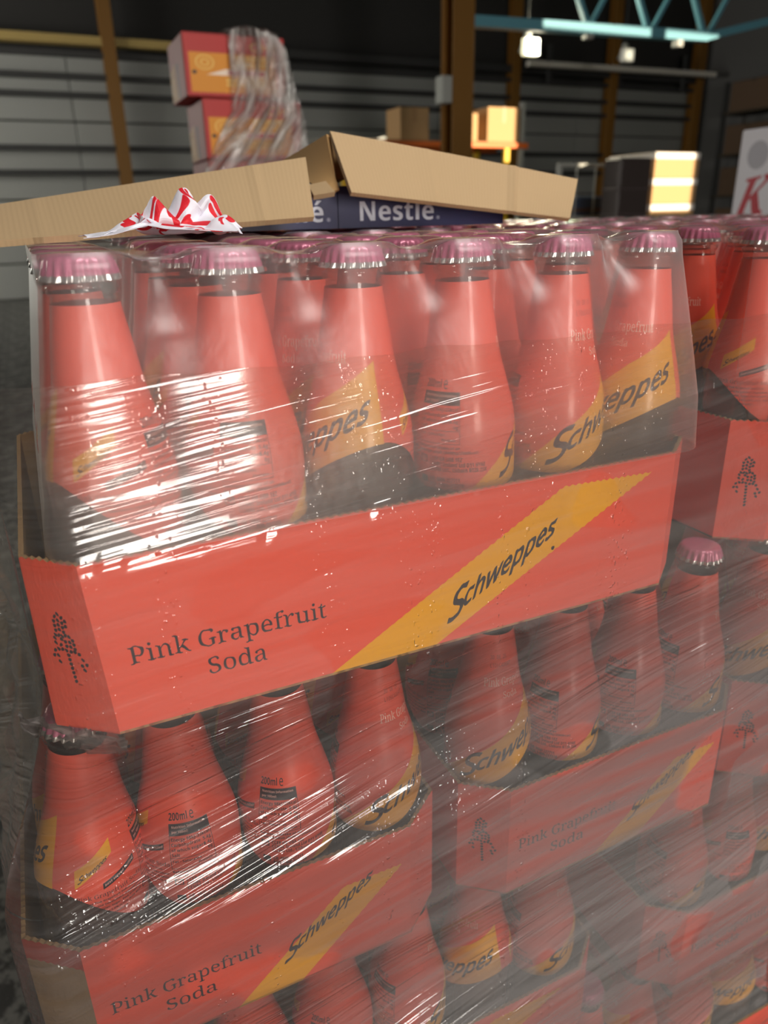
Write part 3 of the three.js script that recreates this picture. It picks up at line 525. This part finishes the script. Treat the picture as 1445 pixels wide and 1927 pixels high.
const sf = ['shrink film over the caps behind the front tray', 'shrink film over the caps of the tray behind the second one', 'shrink film over the caps in the middle row on the right', 'shrink film over the caps in the third row', 'shrink film over the caps at the back right'];
BEHIND.slice(0, 5).forEach(([x0, z0], n) => shrinkFilm(x0, z0, L6, D4, [0, 1, 2, 3, 4, 5].map((i) => x0 + 0.0415 + i * 0.0605), sf[n], 60));

{ // stretch wrap round the whole load
  const t = thing('stretch_wrap', 'streaked stretch wrap pulled round the whole stack of trays', 'film');
  const yTop = 0.164, yBot = -0.7;
  const zf = (x, y) => {
    let z;
    if (y > 0.089) { z = lerp(0.0045, -0.006, (y - 0.089) / 0.075); z -= 0.0014 * (0.5 - 0.5 * Math.cos((x - 0.0455) / 0.0615 * 2 * Math.PI)) * smooth(0.1, 0.14, y); }
    else { const l = ((-y) / HL), f = l - Math.floor(l), gap = y > 0 ? 0 : f < 0.575 ? Math.sin(Math.PI * f / 0.575) : 0; z = 0.0055 - 0.0145 * gap * (0.92 + 0.08 * Math.cos(x * 34));  }
    if (y > -0.02 && x > 0.388 && x < 0.49) z -= 0.006 * Math.sin(Math.PI * (x - 0.388) / 0.102) * smooth(-0.02, 0.0, y);
    return z;
  };
  const xl = (y) => lerp(-0.0025, -0.0415, smooth(0.03, -0.125, y)) - 0.004 * Math.sin(clamp((y + 0.3) * 12, -3, 3));
  const back = (y) => lerp(-0.05, -0.2, smooth(0.0, 0.16, y));
  const nS = 60, nF = 380, N = nS + nF, X1E = 1.24;
  const f = (s, v) => {
    const y = lerp(yBot, yTop + 0.0008 * Math.sin(s * 40) + 0.0006 * Math.sin(s * 131), v), i = s * N, a = xl(y), r = 0.026;
    if (i < nS) { const k = i / nS, z = lerp(-0.5, -r, k), pinch = (0.005 * Math.sin(k * 22 + y * 70) + 0.003 * Math.sin(k * 51 - y * 130)) * Math.sin(Math.PI * k); return V(lerp(back(y), a, Math.min(1, k * 1.02) ** 1.5) + pinch, y, z); }
    const u = (i - nS) / nF, x = a + (u < 0.8 ? u / 0.8 * 0.66 : 0.66 + (u - 0.8) / 0.2 * (X1E - 0.66 - a)), c = x - a, dz = c < r ? (r - c) ** 2 / r * 0.92 : 0;
    return V(x, y, zf(x, y) - dz);
  };
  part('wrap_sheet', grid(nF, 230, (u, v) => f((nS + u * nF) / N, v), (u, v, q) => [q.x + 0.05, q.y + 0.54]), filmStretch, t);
  part('film_gather', grid(60, 16, (u, v) => { // film bunched under the corner of the front tray
    const a = V(-0.016, 0, -0.04), b = V(0.03, 0, 0.0035), q = a.lerp(b, u), r = 1 - Math.abs(2 * vnoise(u * 9, v * 3) - 1), e = Math.sin(Math.PI * clamp(u, 0.02, 0.98)) ** 0.4;
    return V(q.x - 0.004 * r * e, 0.001 - 0.02 * v * (0.4 + 0.6 * e), q.z + (0.005 * r - 0.011 * v) * e);
  }), filmWad, t);
  part('wrap_side', grid(nS, 160, (u, v) => f(u * nS / N, v), (u, v, q) => [u * 0.5, q.y * 0.8 + 0.6 - u * 0.1]), filmSide, t);
}

// ------------------------------------------------------------------ blue cartons with kraft flaps, crumpled paper
const kraftMat = std({ color: srgb('#b89c76'), roughness: 0.85, bumpMap: dataTex(512, 64, (x, y) => 0.5 + 0.2 * Math.sin(x * 0.9) + 0.3 * vnoise(x / 20, y / 20)), bumpScale: 0.0003, side: THREE.DoubleSide });
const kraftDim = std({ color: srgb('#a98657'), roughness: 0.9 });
const blueArt = canvas(1024, 256, (g, w, h) => {
  g.fillStyle = '#12164f'; g.fillRect(0, 0, w, h); g.fillStyle = '#d5dae6'; fitText(g, 'Nestlé', 70, 213, 478, 166, `bold ${SANS}`, '#d5dae6'); g.font = `30px ${SANS}`; g.fillText('®', 556, 213);
});
const blueMat = phys({ map: blueArt, roughness: 0.4, clearcoat: 0.3, clearcoatRoughness: 0.3 }), bluePlain = std({ color: srgb('#12164f'), roughness: 0.5 });
const quad = (a, b, c, d) => (u, v) => { const p = V(...a).lerp(V(...b), u), q = V(...d).lerp(V(...c), u); return p.lerp(q, v); }; // a,b bottom edge; d,c top edge
function carton(x0, x1, z1, D, h, label, shift) {
  const t = thing('display_carton', label, 'box', [x0, 0.2145, z1]), w = x1 - x0;
  const fg = new THREE.PlaneGeometry(w, h, 1, 1); fg.translate(w / 2, h / 2, 0.0002);
  const uv = fg.attributes.uv; for (let i = 0; i < 4; i++) uv.setXY(i, shift + uv.getX(i) * w / 0.165, uv.getY(i));
  part('front_panel', rbx(0, w, 0, h, -0.004, 0, 0.0008, 1), bluePlain, t);
  part('front_print', fg, blueMat, t);
  for (const [n, g] of [['side_panel', bx(0, 0.004, 0, h, -D, -0.004)], ['side_panel', bx(w - 0.004, w, 0, h, -D, -0.004)], ['back_panel', bx(0, w, 0, h, -D - 0.004, -D)], ['bottom_panel', bx(0.004, w - 0.004, 0, 0.003, -D, -0.004)]]) part(n, g, bluePlain, t);
  return t;
}
const local = (p, o) => [p[0] - o.position.x, p[1] - o.position.y, p[2] - o.position.z];
blueArt.wrapS = THREE.RepeatWrapping;
const cA = carton(0.13, 0.279, -0.33, 0.2, 0.034, 'blue carton on the bottles with its kraft front flap folded out to the left', -0.295);
const cB = carton(0.2805, 0.45, -0.332, 0.26, 0.034, 'blue carton on the bottles with white lettering under a raised kraft flap', -0.041);
function flap(o, a, b, c, d, bend, name = 'flap', m = kraftMat, crease = []) {
  const q = quad(...[a, b, c, d].map((p) => local(p, o)));
  return part(name, sheet(40, 8, (u, v) => { const p = q(u, v); p.z += bend * Math.sin(Math.PI * u) * (0.4 + 0.6 * v); for (const k of crease) p.z += 0.0035 * Math.exp(-(((u - k) / 0.012) ** 2)); return p; }, 0.004), m, o);
}
flap(cA, [-0.0089, 0.2125, -0.205], [0.228, 0.223, -0.2508], [0.2471, 0.2678, -0.3152], [-0.0117, 0.2318, -0.3344], 0.006, 'flap', kraftMat, [0.2, 0.82]).userData.label = 'long kraft flap leaning outwards';
flap(cB, [0.2754, 0.241, -0.2905], [0.4928, 0.217, -0.2864], [0.5272, 0.2518, -0.3225], [0.2766, 0.2894, -0.335], 0.004, 'flap', kraftMat, [0.34, 0.7]).userData.label = 'raised kraft flap sloping down to the right';
flap(cB, [0.2679, 0.2443, -0.3546], [0.2904, 0.255, -0.3372], [0.2859, 0.2864, -0.3531], [0.2699, 0.2742, -0.3788], 0.002, 'inner_flap', kraftDim);
flap(cB, [0.2637, 0.2413, -0.31], [0.275, 0.244, -0.318], [0.2766, 0.2884, -0.338], [0.255, 0.27, -0.41], 0.002, 'side_flap', kraftDim);
flap(cA, [0.2438, 0.2386, -0.292], [0.2637, 0.2413, -0.2959], [0.2621, 0.2499, -0.3123], [0.2452, 0.2469, -0.3069], 0.001, 'inner_flap', kraftMat);
{ // crumpled paper
  const art = canvas(512, 256, (g, w, h) => {
    g.fillStyle = '#e9e8f2'; g.fillRect(0, 0, w, h); g.fillStyle = '#d8202f'; g.strokeStyle = '#d8202f'; g.lineCap = 'round';
    for (let i = 0; i < 26; i++) { g.lineWidth = rr(5, 26); g.beginPath(); const x = w * (0.2 + 0.75 * rnd()), y = rnd() * h; g.moveTo(x, y); g.quadraticCurveTo(x + rr(-40, 40), y + rr(-40, 40), x + rr(-80, 80), y + rr(-60, 60)); g.stroke(); }
    g.fillRect(w * 0.45, h * 0.7, 70, 60);
  });
  const m = phys({ map: art, roughness: 0.6, side: THREE.DoubleSide });
  const t = thing('crumpled_paper', 'crumpled white and red printed paper lying on the bottle caps', 'paper', [0.098, 0.2135, -0.142]);
  const ridge = (x, y) => 1 - Math.abs(2 * vnoise(x, y) - 1);
  const geo = sheet(90, 60, (u, v) => {
    const x = lerp(-0.04, 0.042, u), z = lerp(0.022, -0.03, v), c = Math.exp(-(((x - 0.016) / 0.022) ** 2) - (((z + 0.008) / 0.02) ** 2)), rim = Math.exp(-(((x + 0.005) / 0.03) ** 2));
    const f = ridge(u * 5 + 2, v * 3) * 0.7 + ridge(u * 9, v * 6 + 4) * 0.3;
    const lobes = [[0.002, -0.004, 0.016, 0.008], [0.016, -0.01, 0.021, 0.009], [0.028, -0.004, 0.017, 0.009], [-0.012, 0.0, 0.008, 0.012], [0.034, 0.008, 0.01, 0.008]].reduce((m, [a, b, hh, w]) => Math.max(m, hh * Math.exp(-(((x - a) / w) ** 2) - (((z - b) / (w * 1.3)) ** 2))), 0);
    const y = 0.0012 + 0.005 * ridge(u * 4 + 7, v * 3) * (0.4 + rim) + lobes * (0.45 + 0.75 * f) + 0.003 * c * f;
    return V(x + 0.007 * (vnoise(u * 7, v * 7) - 0.5), y, z + 0.012 * (vnoise(u * 8 + 30, v * 8) - 0.5));
  }, 0.0003);
  part('sheet', geo, m, t);
}

// ------------------------------------------------------------------ red snack cartons under loose film
{
  const frontArtC = canvas(512, 384, (g, w, h) => {
    g.fillStyle = '#b32420'; g.fillRect(0, 0, w, h); g.fillStyle = '#d98a10'; g.fillRect(18, 110, w - 60, h - 130);
    g.fillStyle = '#c6281f'; g.fillRect(w - 46, 110, 46, h - 110);
    g.fillStyle = '#d8a05a'; g.font = `bold 84px ${SANS}`; g.fillText('CHE', 330, 92);
    g.strokeStyle = '#e8b85c'; g.lineWidth = 9; g.beginPath(); g.arc(96, 172, 44, 0, 7); g.stroke(); g.beginPath(); g.arc(96, 172, 20, 0, 7); g.stroke();
    g.fillStyle = '#e9b95f'; g.fillRect(250, 122, 170, 34); g.fillRect(250, 164, 170, 26); g.fillRect(200, 268, 210, 26); g.fillRect(200, 300, 200, 20);
    g.fillStyle = '#f0d9c6'; g.beginPath(); g.moveTo(100, 250); g.lineTo(200, 210); g.lineTo(420, 206); g.lineTo(420, 254); g.fill(); g.fillStyle = '#c23a56'; g.fillRect(216, 218, 190, 26);
    g.fillStyle = '#241410'; g.beginPath(); g.arc(40, 236, 12, 0, 7); g.fill();
  });
  const sideArtC = canvas(256, 256, (g, w, h) => { g.fillStyle = '#a32320'; g.fillRect(0, 0, w, h); g.fillStyle = '#c98a2c'; g.beginPath(); g.moveTo(0, 120); g.lineTo(90, 90); g.lineTo(120, 256); g.lineTo(0, 256); g.fill(); g.fillStyle = '#5a1512'; g.fillRect(120, 100, 40, 150); g.fillStyle = '#e3b160'; g.fillRect(20, 150, 40, 80); });
  const fm = std({ map: frontArtC, roughness: 0.5 }), sm = std({ map: sideArtC, roughness: 0.5 }), rm = std({ color: srgb('#a3201d'), roughness: 0.5 });
  const w = 0.36, h = 0.192, d = 0.26, zf = -2.6;
  function snackBox(x, y, label, group) {
    const t = thing('snack_carton', label, 'box', [x, y, zf], group);
    part('carton_body', rbx(0, w, 0, h, -d, 0, 0.004, 1), rm, t);
    const f = new THREE.PlaneGeometry(w - 0.01, h - 0.01); f.translate(w / 2, h / 2, 0.0008); part('front_print', f, fm, t);
    const s = new THREE.PlaneGeometry(d - 0.01, h - 0.01); s.rotateY(-Math.PI / 2).translate(-0.0008, h / 2, -d / 2); part('side_print', s, sm, t);
    part('top_flap', bx(0.004, w - 0.004, h, h + 0.0012, -d / 2 + 0.002, -0.004), rm, t); part('top_flap', bx(0.004, w - 0.004, h, h + 0.0012, -d + 0.004, -d / 2 - 0.002), rm, t);
    return t;
  }
  const y1 = 0.617, y2 = y1 - 0.196;
  snackBox(0.642, y1, 'topmost red and orange snack carton, pushed out to the left, half under film');
  snackBox(0.69, y2, 'red and orange snack carton directly below the topmost one');
  for (let k = 1; k < 7; k++) snackBox(0.69, y2 - 0.196 * k, 'red snack carton lower in the stack hidden behind the kraft flaps', 'lower snack cartons');
  const p = thing('shipping_pallet', 'pallet under the stack of red snack cartons', 'pallet', [0.45, FLOOR, zf]); const pt = y2 - 0.196 * 6 - FLOOR;
  for (let i = 0; i < 5; i++) part('deck_board', rbx(0, 1, pt - 0.022, pt, -0.12 - i * 0.16, -0.01 - i * 0.16, 0.003, 1), M.wood, p);
  for (const x of [0, 0.45, 0.9]) part('bearer', rbx(x, x + 0.1, 0, pt - 0.022, -0.76, -0.01, 0.003, 1), M.wood, p);
  // loose film hanging over the cartons
  const crease = dataTex(512, 512, (x, y) => { const u = x / 512 * 9 + y / 512 * 7, v = y / 512 * 3 - x / 512; const r = (a, b) => 1 - Math.abs(2 * vnoise(a, b) - 1); return 0.6 * r(u, v) ** 2 + 0.3 * r(u * 2.3 + 5, v * 2) ** 2 + 0.15 * r(u * 5, v * 4); });
  const veil = dataTex(256, 256, (x, y) => { const u = x / 256 * 9 + y / 256 * 7, v = y / 256 * 3 - x / 256, r = 1 - Math.abs(2 * vnoise(u, v) - 1), q = 1 - Math.abs(2 * vnoise(u * 2.3 + 5, v * 2) - 1); return clamp(0.93 - 0.55 * r ** 3 - 0.25 * q ** 4, 0.3, 1); });
  const fmat = phys({ color: new THREE.Color(0.85, 0.82, 0.78), roughness: 0.2, transmission: 1, transmissionMap: veil, thickness: 0, ior: 1.6, bumpMap: crease, bumpScale: 0.05, side: THREE.DoubleSide });
  const ft = thing('loose_film', 'loose clear plastic film draped over the right of the snack cartons', 'film', [0, 0, 0]);
  const lx = (v) => v < 0.42 ? lerp(0.795, 0.79, v / 0.42) : lerp(0.79, 0.6, ((v - 0.42) / 0.58) ** 0.85), rx = (v) => v < 0.06 ? lerp(0.98, 1.006, v / 0.06) : v < 0.45 ? lerp(1.006, 1.062, (v - 0.06) / 0.39) : 1.068;
  part('film_sheet', grid(70, 90, (u, v) => {
    const x = lerp(lx(v), rx(v), u), y = lerp(0.835 - 0.02 * Math.abs(u - 0.45) * 2, 0.24, v), r = 1 - Math.abs(2 * vnoise(u * 6 + v * 7, v * 3 - u) - 1);
    return V(x, y, zf + 0.008 + 0.028 * r + (u > 0.75 ? -0.03 * (u - 0.75) * 4 : 0) + 0.03 * smooth(0.5, 1, v));
  }), fmat, ft);
  part('film_over_top', grid(50, 24, (u, v) => { const x = lerp(lx(0), rx(0), u); return V(x, 0.835 - 0.02 * Math.abs(u - 0.45) * 2 + 0.018 * Math.sin(v * 3) + 0.008 * vnoise(u * 8, v * 5) - 0.02 * v, lerp(zf + 0.02, zf - d, v)); }), fmat, ft);
}

// ------------------------------------------------------------------ racking, cage and pallets far behind
const kraftFar = std({ color: srgb('#c79f70'), roughness: 0.85 });
function farCarton(x, y, z, w, h, d, label) {
  const t = thing('far_carton', label, 'box', [x, y, z]);
  part('carton_body', rbx(0, w, 0, h, -d, 0, 0.012, 2), kraftFar, t);
  part('tape', bx(w / 2 - 0.03, w / 2 + 0.03, h * 0.55, h + 0.002, -0.02, 0.002), std({ color: srgb('#b98f60'), roughness: 0.4 }), t);
  return t;
}
{
  const r = thing('pallet_rack', 'pallet rack with orange beams and yellow uprights before the far wall', 'rack', [0, FLOOR, -11]);
  const by = 1.25 - FLOOR;
  part('beam', rbx(4.9, 7.95, by - 0.06, by + 0.02, -0.06, 0, 0.01, 1), M.orange, r); part('beam', rbx(4.9, 7.95, by - 0.06, by + 0.02, -1.0, -0.94, 0.01, 1), M.orange, r);
  for (const x of [5.0, 7.5]) for (const z of [-0.05, -0.98]) part('upright', rbx(x, x + 0.1, 0, by + (x > 7 ? 0.02 : -0.06), z - 0.03, z + 0.04, 0.006, 1), M.yellow, r);
  part('upright', rbx(7.82, 7.9, 0, by + 0.62, -0.12, -0.05, 0.006, 1), M.greySteel, r).userData.label = 'tall grey guard post';
  for (let i = 0; i < 6; i++) part('deck_board', rbx(5.1, 7.85, by + 0.02, by + 0.034, -0.15 - i * 0.15, -0.03 - i * 0.15, 0.003, 1), M.wood, r);
  const ty = 1.285;
  farCarton(5.62, ty, -11.05, 0.5, 0.45, 0.5, 'shaded brown carton on the rack left of the big column');
  farCarton(6.62, ty, -11.05, 0.38, 0.4, 0.5, 'sunlit narrow carton on the rack beside the big column');
  farCarton(7.18, ty, -11.05, 0.62, 0.5, 0.6, 'sunlit large carton on the rack end by the grey post');
}
{ // stacked boxes in sunlight on a pallet, and the shaded pallet beside it
  const z = -7, white = std({ color: srgb('#efe9e4'), roughness: 0.6 });
  const p = thing('far_pallet', 'pallet carrying the sunlit boxes with white bands', 'pallet', [6.85, FLOOR, z]); part('deck', rbx(0, 0.9, 0.1, 0.13, -0.9, 0, 0.004, 1), M.wood, p); for (const x of [0, 0.4, 0.8]) part('bearer', rbx(x, x + 0.1, 0, 0.1, -0.9, 0, 0.004, 1), M.wood, p);
  const y0 = FLOOR + 0.13, hh = (0.84 - y0) / 6;
  for (let i = 0; i < 6; i++) {
    const t = thing('banded_box', ['lowest', 'second lowest', 'third', 'third from the top', 'second from the top', 'topmost'][i] + ' pale box in the far sunlit stack with white bands', 'box', [6.96, y0 + hh * i, z - 0.02]);
    part('carton_body', rbx(0, 0.7, 0, hh, -0.8, 0, 0.012, 2), kraftFar, t); part('band', rbx(-0.004, 0.704, hh - 0.075, hh - 0.004, -0.8, 0.004, 0.006, 1), white, t);
  }
  const b = thing('dark_load', 'dark wrapped pallet load left of the sunlit boxes', 'pallet load', [6.45, FLOOR, z - 0.02]);
  part('wrapped_block', rbx(0, 0.47, 0.12, 1.76, -0.3, 0, 0.03, 3), std({ color: new THREE.Color(0.06, 0.045, 0.042), roughness: 0.4 }), b); part('base', rbx(0, 0.47, 0, 0.12, -0.3, 0, 0.01, 1), M.wood, b);
  for (let i = 0; i < 5; i++) part('wrap_band', rbx(-0.004, 0.474, 0.3 + i * 0.28, 0.32 + i * 0.28, -0.3, 0.004, 0.004, 1), std({ color: new THREE.Color(0.09, 0.07, 0.07), roughness: 0.3 }), b);
}
{
  const t = thing('roll_cage', 'steel roll cage with blue packs behind the right kraft flap', 'cage', [6.3, FLOOR, -8]);
  for (const x of [0, 0.92]) part('post', rbx(x, x + 0.06, 0, 1.76, -0.03, 0.03, 0.01, 1), M.greySteel, t);
  for (const y of [0.15, 0.6, 1.1, 1.72]) part('crossbar', rbx(0, 0.98, y, y + 0.04, -0.02, 0.02, 0.008, 1), M.greySteel, t);
  for (const x of [0.3, 0.6]) part('wire', bx(x, x + 0.012, 0.1, 1.72, -0.006, 0.006), M.greySteel, t);
  const bm = std({ color: srgb('#3a4a66'), roughness: 0.5 }), bn = std({ color: srgb('#55403c'), roughness: 0.6 });
  for (let i = 0; i < 4; i++) { const k = thing('blue_pack', ['lowest', 'second lowest', 'second from the top', 'topmost'][i] + ' dim blue pack inside the roll cage', 'pack', [6.37, FLOOR + i * 0.345, -8.06]); part('wrapped_block', rbx(0, 0.84, 0, 0.34, -0.5, 0, 0.03, 3), bm, k); part('band', rbx(-0.003, 0.843, 0.15, 0.2, -0.5, 0.003, 0.004, 1), bn, k); }
}
{ // white printed carton at the right edge
  const art = canvas(512, 512, (g, w, h) => {
    g.fillStyle = '#d9d6dc'; g.fillRect(0, 0, w, h); g.fillStyle = '#a9a6ae'; g.beginPath(); g.arc(140, 130, 80, 0, 7); g.fill();
    g.fillStyle = '#b3122a'; g.font = `bold 330px ${SERIF}`; g.save(); g.setTransform(1, -0.15, -0.35, 1, -10, 500); g.fillText('K', 0, 0); g.restore();
  });
  const t = thing('cereal_carton', 'white carton with a red script letter at the right edge, under film', 'box', [3.31, FLOOR, -2.2]);
  part('carton_body', rbx(0, 0.5, 1.13, 1.555, -0.4, 0, 0.01, 2), std({ color: srgb('#d9d6dc'), roughness: 0.5 }), t);
  const f = new THREE.PlaneGeometry(0.38, 0.4).rotateY(-Math.PI / 2); f.translate(-0.0015, 1.34, -0.2); part('side_print', f, std({ map: art, roughness: 0.5 }), t);
  part('support', rbx(0, 0.5, 0, 1.13, -0.4, 0, 0.01, 1), std({ color: srgb('#8a8a90'), roughness: 0.6 }), t);
}
{ // roller door and shelving along the right wall
  const w = thing('shelving_unit', 'dark shelving with dim stock along the right wall', 'shelving', [RIGHT - 0.7, FLOOR, -12.6]);
  for (const z of [0, 1.4, 2.8]) part('upright', rbx(0, 0.08, 0, 3.6, z, z + 0.08, 0.006, 1), M.rail, w);
  for (const y of [0.6, 1.4, 2.2, 3.0]) part('shelf', rbx(0, 0.6, y, y + 0.04, 0, 2.88, 0.006, 1), M.purlin, w);
  for (let i = 0; i < 8; i++) { const c = thing('stock_carton', `dim stock carton on the ${['lowest', 'second', 'third', 'top'][i >> 1]} shelf of the right wall, ${i % 2 ? 'nearer' : 'farther'} one`, 'box', [RIGHT - 0.66, FLOOR + 0.64 + 0.8 * (i >> 1), -12.45 + 1.4 * (i % 2)]); part('carton_body', rbx(0, 0.5, 0, 0.55, 0, 1.1, 0.02, 2), std({ color: srgb('#6a5442'), roughness: 0.8 }), c); part('tape', bx(-0.002, 0.502, 0.5, 0.552, 0.5, 0.58), M.purlin, c); }
}

renderer.render(scene, camera);
